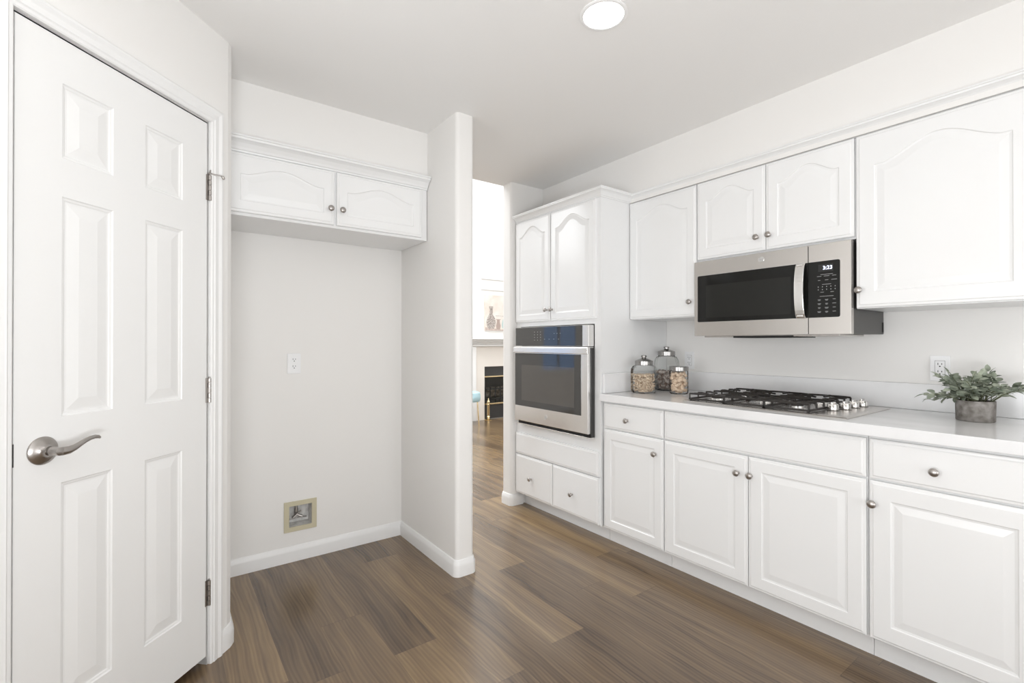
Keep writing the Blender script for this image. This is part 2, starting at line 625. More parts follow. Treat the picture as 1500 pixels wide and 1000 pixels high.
# ---- living room shell
YF = 6.45
LZ = 4.3
LXL, LXR = -2.9, 6.95
struct(grid_slab([LXL, -2.05, -1.12, 4.18, 5.10, LXR], [0, .72, .851, 2.25, LZ],
                 lambda i, j: not ((i == 1 and j in (1, 2)) or (i == 3 and j in (0, 1))), YF, YF + .15,
                 lambda u, v, w: (u, w, v)).build('wall_far', WALL), 'white living room wall holding the fireplace', 'wall')
struct(MB().box(LXL - .12, LXL, 3.03, YF + .1, 0, LZ).build('wall_living_left', WALL), 'white left wall of the living room', 'wall')
struct(MB().box(LXR, LXR + .12, 3.03, YF + .15, 0, LZ).build('wall_living_right', WALL), 'white right wall of the living room', 'wall')
struct(MB().box(LXL, LXR, 2.91, 3.028, ZC + .001, LZ).build('wall_header', WALL), 'white wall above the passage on the living room side', 'wall')
struct(MB().box(XR + .05, LXR, 2.91, 3.03, 0, ZC).build('wall_living_front', WALL), 'white living room wall beyond the kitchen', 'wall')
struct(MB().box(LXL, LXR, 2.9, YF + .15, LZ, LZ + .1).build('ceiling_living', CEIL), 'high white living room ceiling', 'ceiling')

# ---- baseboards
BP = [(0, 0), (.0135, 0), (.0135, .056), (.0125, .064), (.0085, .074), (.0055, .083), (.002, .086), (0, .086)]


def baseboard(name, path, label):
    return struct(sweep(path, BP).build(name, TRIM, smooth=True, angle=30), label, 'baseboard')


baseboard('baseboard_back', [(XA, YB), (SX0, YB)], 'white baseboard along the alcove back wall')
baseboard('baseboard_middle', [(SX0, YB - .0005)] + arc(SX0 + r_, SY + r_, r_, 180, 270) + arc(SX1 - r_, SY + r_, r_, 270, 360) + [(SX1, 3.02)],
          'white baseboard wrapping the rounded wall end')
baseboard('baseboard_return', [(RX + .04, RY1)] + arc(RX + r_, RY1 - r_, r_, 90, 180) + arc(RX + r_, RY0 + r_, r_, 180, 270) + [(RX + .105, RY0)],
          'white baseboard around the wall end left of the oven cabinet')
CASW = .0585
baseboard('baseboard_left', [D2(OR + .004 + CASW, 0)] + bull + [(XA, YB)], 'white baseboard at the corner right of the pantry door')
baseboard('baseboard_front_left', [(-2.9, D2(-.83, 0)[1]), D2(-.83, 0), D2(OL - CASW - .004, 0)], 'white baseboard left of the pantry door')
baseboard('baseboard_far', [(LXL, YF), (4.03, YF)], 'white baseboard below the living room wall')

# ---- pantry door casing
CP = [(0, 0), (0, .010), (.004, .013), (.012, .0135), (.016, .0165), (.020, .0155), (.034, .014), (.046, .0185), (.054, .0175), (CASW, .012), (CASW, 0)]
r0 = .005
casing = sweep([(OL - r0, 0.0), (OL - r0, OT + r0), (OR + r0, OT + r0), (OR + r0, 0.0)], [(-o, z) for o, z in CP],
               lambda x, y, z: D(x, z, y))
struct(casing.build('trim_door', TRIM), 'white moulded casing around the pantry door', 'trim')
# jamb
jm = MB()
for a, b in ((OL - .02, OL), (OR, OR + .02)):
    jm.prism([D2(a, 0), D2(b, 0), D2(b, -.115), D2(a, -.115)], 0, OT + .02)
jm.prism([D2(OL, 0), D2(OR, 0), D2(OR, -.115), D2(OL, -.115)], OT, OT + .02)
jm.prism([D2(OR - .012, -.04), D2(OR, -.04), D2(OR, -.075), D2(OR - .012, -.075)], 0, OT)   # stop
jm.prism([D2(OL, -.04), D2(OL + .012, -.04), D2(OL + .012, -.075), D2(OL, -.075)], 0, OT)
jm.prism([D2(OL, -.04), D2(OR, -.04), D2(OR, -.075), D2(OL, -.075)], OT - .012, OT)
struct(jm.build('trim_jamb', TRIM), 'white door jamb of the pantry', 'trim')

# ================================================================== PANTRY DOOR (six panels)
dz0 = .034
dw = DR - DL
door1 = None
mb = MB()
ux = [DL, -.505, -.3600, -.2520, -.1050, DR]
vz = [dz0, .2300, .8400, 1.0220, 1.6280, 1.7345, 1.9410, DT]
for i in range(5):
    for j in range(7):
        x0, x1, z0, z1 = ux[i], ux[i + 1], vz[j], vz[j + 1]
        if i in (1, 3) and j in (1, 3, 5):
            ls = []
            for ins, dep in ((0, 0), (.003, .0035), (.008, .0045), (.011, .0065), (.016, .0065), (.046, .0018), (.047, .0018)):
                ls.append([(x0 + ins, dep, z0 + ins), (x1 - ins, dep, z0 + ins), (x1 - ins, dep, z1 - ins), (x0 + ins, dep, z1 - ins)])
            mb.loops(ls, cap0=False)
        else:
            mb.add([(x0, 0, z0), (x1, 0, z0), (x1, 0, z1), (x0, 0, z1)], [(0, 1, 2, 3)])
t = .035
mb.add([(DL, 0, dz0), (DR, 0, dz0), (DR, 0, DT), (DL, 0, DT), (DL, t, dz0), (DR, t, dz0), (DR, t, DT), (DL, t, DT)],
       [(0, 4, 5, 1), (1, 5, 6, 2), (2, 6, 7, 3), (3, 7, 4, 0), (4, 7, 6, 5)])
# weld so normals are consistent
door1 = mb.build('door_1', DOORM)
bm = bmesh.new()
bm.from_mesh(door1.data)
bmesh.ops.remove_doubles(bm, verts=bm.verts, dist=1e-5)
bmesh.ops.recalc_face_normals(bm, faces=bm.faces)
bm.to_mesh(door1.data)
bm.free()
door1.location = (HX, HY, 0)
door1.rotation_euler = (0, 0, R(45))
struct(door1, 'white six-panel pantry door with a nickel lever handle', 'door')
hd = MB().lathe([(.037, 0), (.0374, .002), (.0362, .0042), (.027, .0090), (.0185, .0130), (.0135, .0175), (.0125, .024)], (-.552, 0, .938), 'y', 40).build('door_handle', NICKEL, door1, smooth=True, angle=50)
mb = MB()
mb.lathe([(.0105, .022), (.0105, .030), (.0122, .031), (.0122, .034), (.011, .035), (.0115, .052), (.011, .058), (.004, .0605)], (-.552, 0, .938), 'y', 24)
lev = [(-.552, -.0500, .938), (-.541, -.0520, .9365), (-.528, -.0535, .9365), (-.514, -.0545, .9405), (-.500, -.0550, .9475), (-.486, -.0550, .9540), (-.472, -.0545, .9580), (-.458, -.0530, .9590), (-.447, -.0510, .9570), (-.440, -.0490, .9530)]
mb.tube(lev, [.0112, .0118, .0108, .0088, .0074, .0066, .0060, .0056, .0050, .0032], 14, flat=.72, up=(0, -1, 0))
mb.build('lever', NICKEL, hd, smooth=True, angle=60)
MB().box(DL - .003, DL + .0006, -.0012, .012, .910, .968).build('latch', GASKET, door1)
for k, (za, zb) in enumerate(((1.769, 1.866), (.997, 1.091), (.224, .3205))):
    mb = MB()
    mb.box(.0005, .0150, -.0024, -.0002, za, zb)
    for q in range(5):
        a = za + (zb - za) * q / 5
        mb.lathe([(.0001, 0), (.006, .0004), (.006, (zb - za) / 5 - .0012), (.0001, (zb - za) / 5 - .0008)], (.0145, -.006, a), 'z', 14)
    mb.lathe([(.0001, 0), (.0042, .001), (.0046, .004), (.0001, .0055)], (.0145, -.006, zb), 'z', 12)
    h = mb.build('hinge', NICKEL, door1, smooth=True, angle=40)
    sl = MB()
    for q in (.28, .7):
        sl.box(.0078, .0095, -.0028, -.001, za + (zb - za) * (q - .09), za + (zb - za) * (q + .09))
    sl.build('screw_slot', GASKET, h)
    if k == 0:
        mb = MB()
        mb.lathe([(.0001, 0), (.0085, .0005), (.0085, .005), (.0001, .0055)], (.0145, -.006, zb + .003), 'z', 14)
        mb.tube([(.0145, -.006, zb + .0065), (.030, -.020, zb + .006), (.046, -.034, zb + .005)], .0028, 8)
        mb.tube([(.0145, -.006, zb + .0065), (.004, -.016, zb + .009), (-.002, -.022, zb + .012)], .0028, 8)
        ds = mb.build('door_stop', NICKEL, h, smooth=True)
        MB().tube([(.045, -.033, zb + .006), (.049, -.0345, zb - .002), (.050, -.0345, zb - .006)], [.005, .0058, .004], 10).build('bumper', NICKEL, ds, smooth=True)

# ================================================================== CROWN MOULDINGS (profile out, up)
CRW = [(0, 0), (.004, 0), (.006, .006), (.010, .008), (.014, .016), (.024, .029), (.034, .035), (.040, .037), (.041, .044), (.045, .046), (.045, .052), (0, .052)]


def crown(path, z, name, parent=None, k=1.0):
    return sweep(path, [(o * k, z + h * k) for o, h in CRW]).build(name, CAB, parent)


# ================================================================== CABINET OVER THE ALCOVE
fx = .24
fridge_cab = tag(empty('wall_cabinet', (fx, 2.515, 1.8165)), 'short white two-door cabinet high above the empty refrigerator alcove', 'cabinet')
W_ = SX0 - .004 - fx
MB().box(0, W_, .0201, YB - 2.515 - .002, 0, 2.112 - 1.8165).build('cabinet_body', CABIN, fridge_cab, bevel=.0015)
z0 = 1.8165
door(fridge_cab, .004, .7195 - fx, 1.830 - z0, 2.103 - z0, .052, .044, .698 - fx, 1.9075 - z0)
door(fridge_cab, .7325 - fx, 1.209 - fx, 1.830 - z0, 2.103 - z0, .052, .044, .7565 - fx, 1.9075 - z0)
crown([(.0, .0195), (W_, .0195)], 2.109 - z0, 'crown_molding', fridge_cab, 1.25)

# ================================================================== RIGHT WALL: helper frame, x_local = Ystart - Y, y_local = X - XF
Z90 = R(-90)
XF = 2.187


def unit(name, y_left, y_right, label, z=0.0, xf=XF):
    e = tag(empty(name, (xf, y_left, z), Z90), label, 'cabinet', 'base cabinets under the countertop' if z == 0 else 'wall cabinets along the right wall')
    return e, y_left - y_right


# --- base cabinets
Y0, Y1, Y2, Y3, Y4, Y5 = 2.050, 1.600, 1.141, .678, .205, -.60
ZB, ZG, ZD, ZTOP = .1, .7044, .859, .871


def base_body(e, w, k0=0.0, k1=0.0):
    MB().box(.0008, w - .0008, .0201, XR - XF - .002, .098, ZTOP).build('cabinet_body', CABIN, e)
    MB().box(.0008, w - .0008, .075, .093, 0, .0975).build('toe_kick', CABIN, e)


g = .0028
ba, w = unit('base_cabinet', Y0, Y1, 'narrow white base cabinet with one drawer and one door next to the oven')
base_body(ba, w)
drawer(ba, .016, w - g, ZG + .004, ZD, ((2.05 - 1.8467, .774),))
door(ba, .016, w - g, ZB, ZG - .004, .056, 0, 2.05 - 1.652, .618)
bb, w = unit('base_cabinet', Y1, Y3, 'wide white base cabinet with plain front and double doors under the cooktop')
base_body(bb, w)
drawer(bb, g, w - .004, ZG + .004, ZD, name='drawer_front')
door(bb, g, Y1 - Y2 - .0016, ZB, ZG - .004, .06, 0, Y1 - 1.1867, .617)
door(bb, Y1 - Y2 + .0016, w - .004, ZB, ZG - .004, .06, 0, Y1 - 1.1255, .617)
bc, w = unit('base_cabinet', Y3, Y4, 'white base cabinet with one drawer and door at the right edge, below the plant')
base_body(bc, w)
drawer(bc, .007, w - g, ZG + .004, ZD, ((Y3 - .4763, .774),))
door(bc, .007, w - g, ZB, ZG - .004, .066, 0, Y3 - .6579, .615)

# --- countertop and backsplash
ct = tag(empty('countertop', (2.165, Y0, ZTOP), Z90), 'white quartz countertop with low backsplash along the right wall', 'countertop')
cl = Y0 + .25
MB().box(.001, cl, 0, XR - 2.165, .0005, .044).build('slab', QUARTZ, ct, bevel=.003)
bs = tag(empty('backsplash', (XR, Y0, .9156), Z90), 'low white quartz backsplash strip behind the cooktop and jars', 'backsplash')
MB().box(.001, cl, -.021, -.001, 0, .121).build('back_strip', QUARTZ, bs, bevel=.002)
MB().box(.0005, .0205, -(XR - 2.165 - .03), -.0215, 0, .121).build('side_strip', QUARTZ, bs, bevel=.002)

# --- upper cabinets
U0, U1, Um, U3, U4 = 2.050, 1.567, 1.184, .7995, .248
UZ0, UZ1 = 1.374, 2.124
DPU = XR - XSF


def upper(y_left, y_right, zb, label):
    e, w = unit('wall_cabinet', y_left, y_right, label, zb, XSF)
    MB().box(.0006, w - .0006, .0201, DPU - .001, 0, UZ1 - zb).build('cabinet_body', CABIN, e)
    return e, w


ua, w = upper(U0, U1, UZ0, 'white single-door wall cabinet above the glass jars')
door(ua, .003, w - g, .004, UZ1 - UZ0 - .002, .056, .062, U0 - 1.6052, 1.4597 - UZ0)
UM = 1.682
ub, w = upper(U1, U3, UM, 'short white double-door wall cabinet directly above the microwave')
door(ub, g, U1 - Um - .0015, .010, UZ1 - UM - .002, .056, .055, U1 - 1.2236, 1.760 - UM)
door(ub, U1 - Um + .0015, w - .004, .010, UZ1 - UM - .002, .056, .055, U1 - 1.1627, 1.762 - UM)
uc, w = upper(U3, U4, UZ0, 'large white single-door wall cabinet right of the microwave')
door(uc, .004, w - g, .004, UZ1 - UZ0 - .002,   .066, .072, U3 - .7822, 1.4528 - UZ0)

# --- tall oven cabinet
XT = 2.165
TY0, TY1 = 2.9125, 2.052
TZ1 = 2.127
tall = tag(empty('oven_cabinet', (XT, TY0, 0), Z90), 'tall white cabinet housing the wall oven beside the passage', 'cabinet')
TW = TY0 - TY1
TD = XR - XT - .002
OZ0, OZ1 = .632, 1.345
mb = grid_slab([0, .052, TW - .052, TW], [.098, OZ0, OZ1, TZ1], lambda i, j: not (i == 1 and j == 1), .0201, .040, lambda u, v, w: (u, w, v))
mb.box(0, TW, .0405, .058, .098, OZ0 - .001).box(0, .018, .0405, TD, .098, TZ1).box(TW - .018, TW, .0405, TD, .098, TZ1)
mb.box(.019, TW - .019, .06, TD, TZ1 - .02, TZ1).box(.019, TW - .019, .06, TD, OZ1 + .02, OZ1 + .038).box(.019, TW - .019, .06, TD, OZ0 - .03, OZ0 - .012)
mb.build('cabinet_body', CABIN, tall)
MB().box(.0, TW, .097, .115, 0, .0975).build('toe_kick', CABIN, tall)
TGX = TY0 - 2.5065
door(tall, .006, TGX - .004, 1.378, TZ1 - .006, .05, .065, TY0 - 2.539, 1.4545)
door(tall, TGX + .004, TW - .030, 1.378, TZ1 - .006, .05, .065, TY0 - 2.482, 1.4545)
drawer(tall, .006, TW - .006, .402, .556, name='drawer_front')
drawer(tall, .006, TY0 - 2.488, .108, .394, ((TY0 - 2.714, .241),))
drawer(tall, TY0 - 2.482, TW - .006, .108, .394, ((TY0 - 2.287, .241),))
struct(sweep([(XT + .0195, TY0), (XT + .0195, TY1 - .0005), (XSF + .0195, TY1 - .0005), (XSF + .0195, -.6)], [(o, TZ1 - .001 + h) for o, h in CRW]).build('trim_crown', CAB),
       'white crown moulding along the top of the oven cabinet and right wall cabinets', 'trim')

# ================================================================== WALL OVEN
OX = 2.145
oven = tag(empty('wall_oven', (OX, 2.858, OZ0), Z90), 'stainless built-in wall oven with dark glass door in the tall cabinet', 'oven')
OW = 2.858 - 2.105
oz = OZ0
MB().box(.015, OW - .015, .036, .56, .004, OZ1 - oz - .005).build('oven_body', BLKMETAL, oven)
# control panel
cpn = MB().box(0, OW, -.012, .0345, 1.2035 - oz, 1.3375 - oz).build('control_panel', STEELB, oven, bevel=.002)
MB().box(.004, OW - .055, -.0135, -.0122, 1.2050 - oz, 1.3360 - oz).build('panel_glass', OVENGLASS, cpn)
mb = MB()
for i in range(3):
    for j in range(4):
        mb.box(.225 + i * .033 - .0022, .225 + i * .033 + .0022, -.0142, -.0136, 1.243 - oz + j * .019, 1.247 - oz + j * .019)
for i in range(4):
    mb.box(.33 + i * .048, .338 + i * .048, -.0142, -.0136, 1.250 - oz, 1.2525 - oz)
for i in range(3):
    mb.box(.43 + i * .03, .437 + i * .03, -.0142, -.0136, 1.288 - oz, 1.290 - oz)
mb.build('keypad_print', MARKO, cpn)
# door
od = MB().box(0, OW, -.020, .0335, .660 - oz, 1.2005 - oz).build('oven_door', STEELB, oven, bevel=.003)
MB().box(.007, OW - .058, -.0218, -.0202, .7700 - oz, 1.1520 - oz).build('door_glass', OVENGLASS, od)
MB().box(.085, OW - .118, -.0224, -.0219, .812 - oz, 1.068 - oz).build('inner_window', mat('oven_inner_window', (.085, .078, .07), .05, spec=.75), od)
hb = MB()
hb.box(.010, OW + .020, -.044, -.034, 1.1560 - oz, 1.1965 - oz)
hb.box(.020, .048, -.035, -.0195, 1.166 - oz, 1.188 - oz).box(OW - .04, OW - .012, -.035, -.0195, 1.166 - oz, 1.188 - oz)
hb.build('handle', STEELB, od, bevel=.004, seg=3)


def badge(parent, x, z, y, r):
    b = MB().lathe([(r, 0), (r, .0012), (r * .93, .0016), (r * .93, .0010), (.0001, .0010)], (x, y, z), 'y', 32).build('badge', STEELB, parent, smooth=True, angle=30)
    mb = MB()
    # ring and looping script monogram
    mb.tube([(x + r * .78 * math.cos(a * PI / 16), y - .0014, z + r * .78 * math.sin(a * PI / 16)) for a in range(33)], r * .05, 5)
    s1 = [(-.05, .30), (-.30, .42), (-.48, .18), (-.42, -.20), (-.18, -.34), (-.02, -.10), (-.18, .02), (-.32, -.06)]
    s2 = [(.42, .24), (.25, .40), (.08, .22), (.22, .02), (.06, -.16), (.20, -.38), (.42, -.26), (.48, -.06)]
    for s in (s1, s2):
        mb.tube([(x + r * a, y - .0014, z + r * b_) for a, b_ in s], r * .055, 5)
    mb.build('monogram', MARK, b)
    return b


badge(od, 2.858 - 2.503, .7165 - oz, -.020, .017)
MB().box(.02, OW - .004, .0, .034, .6385 - oz, .6575 - oz).build('vent_slot', GAP, oven)
MB().box(.0, OW, -.004, .0345, .6325 - oz, .638 - oz).build('bottom_trim', STEELB, oven, bevel=.001)
MB().box(OW - .006, OW + .006, .006, .0335, .6385 - oz, 1.195 - oz).build('side_trim', BLKMETAL, oven)

# ================================================================== MICROWAVE
MX = 2.420
MY = 1.5635
mz0, mz1 = 1.2635, 1.6745
mw = MY - .8055
micro = tag(empty('microwave', (MX, MY, mz0), Z90), 'stainless over-the-range microwave mounted above the cooktop', 'microwave')
mb = MB()
H_ = mz1 - mz0
mb.box(.004, mw - .004, .030, XR - MX - .002, .003, H_ - .001)
cs = mb.build('case', CASEBLK, micro, bevel=.003)
MB().box(mw - .0045, mw - .0025, XR - MX - .026, XR - MX - .008, .012, .06).build('vent_slot', GAP, cs)
sx = MY - .9765
# underside: steel lip, grease filter, lamp cover
mb = MB()
mb.box(.03, mw - .06, .05, .34, -.007, .0028)
mb.build('bottom_plate', STEEL, micro, bevel=.002)
MB().box(.20, .50, .047, .30, -.0115, -.002).build('grease_filter', GASKET, micro, bevel=.001)
mdoor = MB().box(0, sx - .0016, 0, .0295, 0, H_).build('door', STEEL, micro, bevel=.0012)
mpan = MB().box(sx + .0016, mw, 0, .0295, 0, H_).build('control_panel', STEEL, micro, bevel=.0012)
MB().box(sx - .004, sx + .004, .020, .0298, .003, H_ - .003).build('seam', GAP, micro)
gz0, gz1 = 1.3405 - mz0, 1.5955 - mz0


def rrect(x0, x1, z0_, z1_, rl, rr, y):
    pts = []
    for (cx, cz, a0, r) in ((x0 + rl, z0_ + rl, 180, rl), (x1 - rr, z0_ + rr, 270, rr), (x1 - rr, z1_ - rr, 0, rr), (x0 + rl, z1_ - rl, 90, rl)):
        for k in range(5):
            a = R(a0 + 90 * k / 4)
            pts.append((cx + r * math.cos(a), y, cz + r * math.sin(a)))
    return pts


def plate(x0, x1, z0_, z1_, y0, y1, rl=.005, rr=.005):
    return MB().loops([rrect(x0, x1, z0_, z1_, rl, rr, y1), rrect(x0, x1, z0_, z1_, rl, rr, y0)])


plate(.0215, sx - .0012, gz0, gz1, -.0016, .0, .006, .0005).build('window', BLKGLASS, mdoor)
plate(.0215 + .05, sx - .075, gz0 + .022, gz1 - .055, -.0022, -.0017, .006, .006).build('window_screen', SCREENM, mdoor)
plate(sx + .0012, mw - .042, gz0, gz1, -.0016, .0, .0005, .008).build('panel_glass', BLKGLASS, mpan)
# handle: bowed flat bar
hx = MY - 1.005
mb = MB()
n_ = 14
ls = []
for i in range(n_ + 1):
    t_ = i / n_
    zz = gz0 - .001 + (gz1 - gz0 + .002) * t_
    yo = -.012 - .024 * math.sin(PI * t_) ** .6
    ls.append([(hx - .020, yo, zz), (hx + .020, yo, zz), (hx + .020, yo + .010, zz), (hx - .020, yo + .010, zz)])
mb.loops(ls)
for zz in (gz0 + .004, gz1 - .016):
    mb.box(hx - .014, hx + .014, -.022, -.0017, zz, zz + .012)
mb.build('handle', STEELB, mdoor, bevel=.003)
badge(mdoor, MY - 1.1915, 1.6415 - mz0, 0, .0145)
# display and print on the control panel
dx = MY - .9
plate(dx - .034, dx + .026, 1.548 - mz0, 1.580 - mz0, -.0021, -.0017, .001, .001).build('display', GASKET, mpan)
text_mesh('3:23', .023, 'clock_digits', LEDM, mpan, (dx + .004, -.0024, 1.5635 - mz0))
mb = MB()


def dash(cx, cz, w_, h_=.0016):
    mb.box(cx - w_ / 2, cx + w_ / 2, -.0021, -.0017, cz - h_ / 2, cz + h_ / 2)


for cz, items in ((1.5345, ((0, .05),)), (1.527, ((-.03, .018), (0, .022), (.03, .016))), (1.509, ((-.03, .010), (0, .014), (.03, .022))), (1.4895, ((0, .036),)),
                  (1.4545, ((-.018, .014), (.022, .013))), (1.436, ((0, .055),))):
    for a, w_ in items:
        dash(dx + a, cz - mz0, w_)
for r2 in range(2):
    for c2 in range(5):
        dash(dx - .034 + c2 * .017, 1.479 - r2 * .0125 - mz0, .0028, .0042)
for r2 in range(4):
    for c2 in range(3):
        wd = (.012, .013, .011, .015)[(r2 + c2) % 4]
        dash(dx - .03 + c2 * .03, 1.421 - r2 * .018 - mz0, wd)
        if (r2 * 3 + c2) % 3 != 2:
            dash(dx - .03 + c2 * .03, 1.4175 - r2 * .018 - mz0, wd * .7)
mb.build('keypad_print', MARK, mpan)

# ================================================================== COOKTOP
CX0, CY0, CZ0 = 2.238, 1.520, .9155
cook = tag(empty('gas_cooktop', (CX0, CY0, CZ0), Z90), 'stainless gas cooktop with black grates set in the countertop', 'cooktop')
cwid, cdep = .760, .522
plate_pts = lambda ins, z: [(ins, ins, z), (cwid - ins, ins, z), (cwid - ins, cdep - ins, z), (ins, cdep - ins, z)]
MB().loops([plate_pts(0, 0), plate_pts(0, .002), plate_pts(.006, .006), plate_pts(.02, .0075)]).build('deck', STEEL, cook)
burners = [(.125, .135, .034), (.125, .39, .026), (.32, .262, .046), (.515, .135, .026), (.515, .39, .034)]
for bx, by, br in burners:
    b = MB().lathe([(br * 1.9, .0076), (br * 1.7, .0085), (br * 1.5, .0086), (br * 1.1, .012), (br * 1.05, .020), (br * .9, .021), (.0001, .021)], (bx, by, 0), 'z', 28).build('burner', STEELB, cook, smooth=True, angle=40)
    MB().lathe([(br * .98, .0215), (br, .0235), (br * .96, .0285), (br * .8, .030), (.0001, .030)], (bx, by, 0), 'z', 28).build('burner_cap', IRON, b, smooth=True, angle=40)
gx = [(.028, .217), (.221, .414), (.418, .607)]
for gi, (a, b) in enumerate(gx):
    mb = MB()
    y0, y1 = .028, .494
    zl, zt = .0145, .041
    wq = .0074
    # low perimeter ring on feet
    for p, q in (((a, y0), (b, y0)), ((a, y1), (b, y1)), ((a, y0), (a, y1)), ((b, y0), (b, y1))):
        mb.box(min(p[0], q[0]) - wq / 2, max(p[0], q[0]) + wq / 2, min(p[1], q[1]) - wq / 2, max(p[1], q[1]) + wq / 2, zl - .004, zl + .005)
    for fx_ in (a + .004, b - .004):
        for fy_ in (y0 + .004, (y0 + y1) / 2, y1 - .004):
            mb.lathe([(.006, .0076), (.005, zl)], (fx_, fy_, 0), 'z', 8)
    # raised cross bars, their ends bent down to the ring
    for k in range(7):
        yy = y0 + (y1 - y0) * k / 6
        mid = (a + b) / 2
        cut = k in (1, 2, 4, 5)
        for s_ in (-1, 1):
            ex = a if s_ < 0 else b
            inner = mid + s_ * (.030 if cut else 0)
            mb.tube([(ex, yy, zl), (ex, yy, zt), ], wq * .62, 4)
            mb.tube([(ex - s_ * -.001, yy, zt), (ex - s_ * .02, yy, zt + .0015), (inner, yy, zt - (.003 if cut else -.0015))], wq * .62, 4)
    # diagonal spokes and a spine
    mid = (a + b) / 2
    for by in (.135, .39) if gi != 1 else (.262,):
        for sx_ in (-1, 1):
            for sy_ in (-1, 1):
                mb.tube([(mid + sx_ * .088, by + sy_ * .075, zt), (mid + sx_ * .03, by + sy_ * .028, zt - .002)], wq * .55, 4)
    mb.box(mid - wq / 2, mid + wq / 2, y0, y0 + .06, zt - .004, zt + .004)
    mb.box(mid - wq / 2, mid + wq / 2, y1 - .06, y1 + .012, zt - .004, zt + .006)
    mb.build('grate', IRON, cook)
for kx_, ky_ in ((.640, .190), (.660, .272), (.660, .372), (.668, .452)):
    kb = MB().lathe([(.024, .0078), (.024, .0095), (.021, .0105), (.0205, .0110), (.022, .0118), (.022, .033), (.0205, .036), (.0001, .0365)], (kx_, ky_, 0), 'z', 28).build('control_knob', CHROME, cook, smooth=True, angle=35)
    MB().box(kx_ - .0042, kx_ + .0042, ky_ - .020, ky_ + .020, .0355, .0445).build('grip', CHROME, kb, bevel=.0015)
    MB().lathe([(.0245, .0076), (.0245, .0092), (.0215, .0094)], (kx_, ky_, 0), 'z', 28).build('knob_collar', GASKET, kb)

# ================================================================== GLASS JARS AND FILLINGS
ZCT = .9155


def fill_points(n, r, h, z0, seed, shell=.55):
    rnd = random.Random(seed)
    out = []
    for i in range(n):
        a = rnd.random() * 2 * PI
        rr = r * math.sqrt(shell * shell + (1 - shell * shell) * rnd.random())
        if i > n * .86:
            rr = r * math.sqrt(rnd.random())
            z = z0 + h * (.96 + .05 * rnd.random())
        else:
            z = z0 + h * rnd.random()
        out.append((rr * math.cos(a), rr * math.sin(a), z, Euler((rnd.random() * 6, rnd.random() * 6, rnd.random() * 6)).to_matrix(), rnd))
    return out


def add_piece(mb, piece, M, p):
    mb.add([tuple(M @ Vector(v) + Vector(p)) for v in piece.v], piece.f)


LIDK = [(.0001, 0)]


def jar(name, x, y, outer, h_body, neck_r, lid, label, seg=64, ridges=0, octa=0):
    e = tag(empty(name, (x, y, ZCT)), label, 'jar', 'glass jars on the counter')
    mb = MB()
    prof = outer
    ls = []
    for r, z in prof:
        L = []
        for i in range(seg):
            a = 2 * PI * i / seg
            rr = max(r, 1e-5)
            if octa and z < h_body * .93 and z > .001:
                a0 = (a + PI / octa) % (2 * PI / octa) - PI / octa
                k = math.cos(PI / octa) / math.cos(a0)
                rr *= 1 + .8 * (k - 1) + .03
            if ridges and .008 < z < h_body:
                rr *= 1 + .012 * math.cos(a * ridges)
            L.append((rr * math.cos(a), rr * math.sin(a), z))
        ls.append(L)
    mb.loops(ls)
    mb.build('glass_body', GLASS, e, smooth=True, angle=60)
    MB().lathe(lid, (0, 0, 0), 'z', 40).build('lid', LIDM, e, smooth=True, angle=28)
    return e


# jar with macaroni
def shell_prof(rb, rm, hb, hs, rn, hn):
    p = [(.0001, .0005), (rb * .9, .0005), (rb, .006), (rm, .02), (rm, hb)]
    for i in range(1, 7):
        a = i / 6 * PI / 2
        p.append((rn + (rm - rn) * math.cos(a), hb + (hs - hb) * math.sin(a)))
    p.append((rn, hn))
    return p


j1 = jar('glass_jar', 2.435, 1.925, shell_prof(.074, .079, .135, .172, .050, .182), .172, .05,
         [(.0001, .172), (.053, .172), (.0545, .174), (.0545, .196), (.052, .199), (.030, .209), (.017, .214), (.0135, .216), (.0135, .219), (.016, .221), (.0175, .226), (.0165, .231), (.012, .234), (.0001, .2345)],
         'squat glass jar of macaroni with metal lid, leftmost on the counter', octa=4)
j1.rotation_euler = (0, 0, R(8))
j2 = jar('glass_jar', 2.702, 1.952, shell_prof(.072, .079, .165, .222, .052, .236), .222, .05,
         [(.0001, .226), (.054, .226), (.0555, .228), (.0555, .252), (.053, .255), (.030, .263), (.017, .268), (.0135, .270), (.0135, .274), (.017, .276), (.0175, .282), (.015, .285), (.0001, .2855)],
         'tall ribbed glass jar with metal lid standing behind the other two', ridges=30, seg=180)
j3 = jar('glass_jar', 2.562, 1.762, [(.0001, .0005), (.050, .0005), (.054, .006), (.0545, .02), (.0545, .135), (.053, .142)], .14, .05,
         [(.0001, .140), (.0555, .140), (.057, .142), (.057, .163), (.0555, .1655), (.052, .167), (.0001, .167)],
         'small glass jar of corks with flat metal lid, in front of the tall jar')

# macaroni: short bent tubes
pc = MB().tube([(.009 * math.cos(a), .009 * math.sin(a), 0) for a in (-.9, -.3, .3, .9)], .0042, 7)
for v in range(len(pc.v)):
    q = pc.v[v]
    pc.v[v] = (q[0] - .008, q[1], q[2])
mb = MB()
for px_, py_, pz_, M, rnd in fill_points(360, .060, .098, .014, 3):
    add_piece(mb, pc, M, (px_ * 1.02, py_ * 1.02, pz_))
mb.lathe([(.0001, .006), (.036, .006), (.038, .09), (.0001, .098)], (0, 0, 0), 'z', 16)
o = mb.build('dry_macaroni', PASTA, smooth=True, angle=50)
o.location = (2.435, 1.925, ZCT)
tag(o, 'pale dry macaroni filling the leftmost glass jar', 'pasta', None, 'stuff')
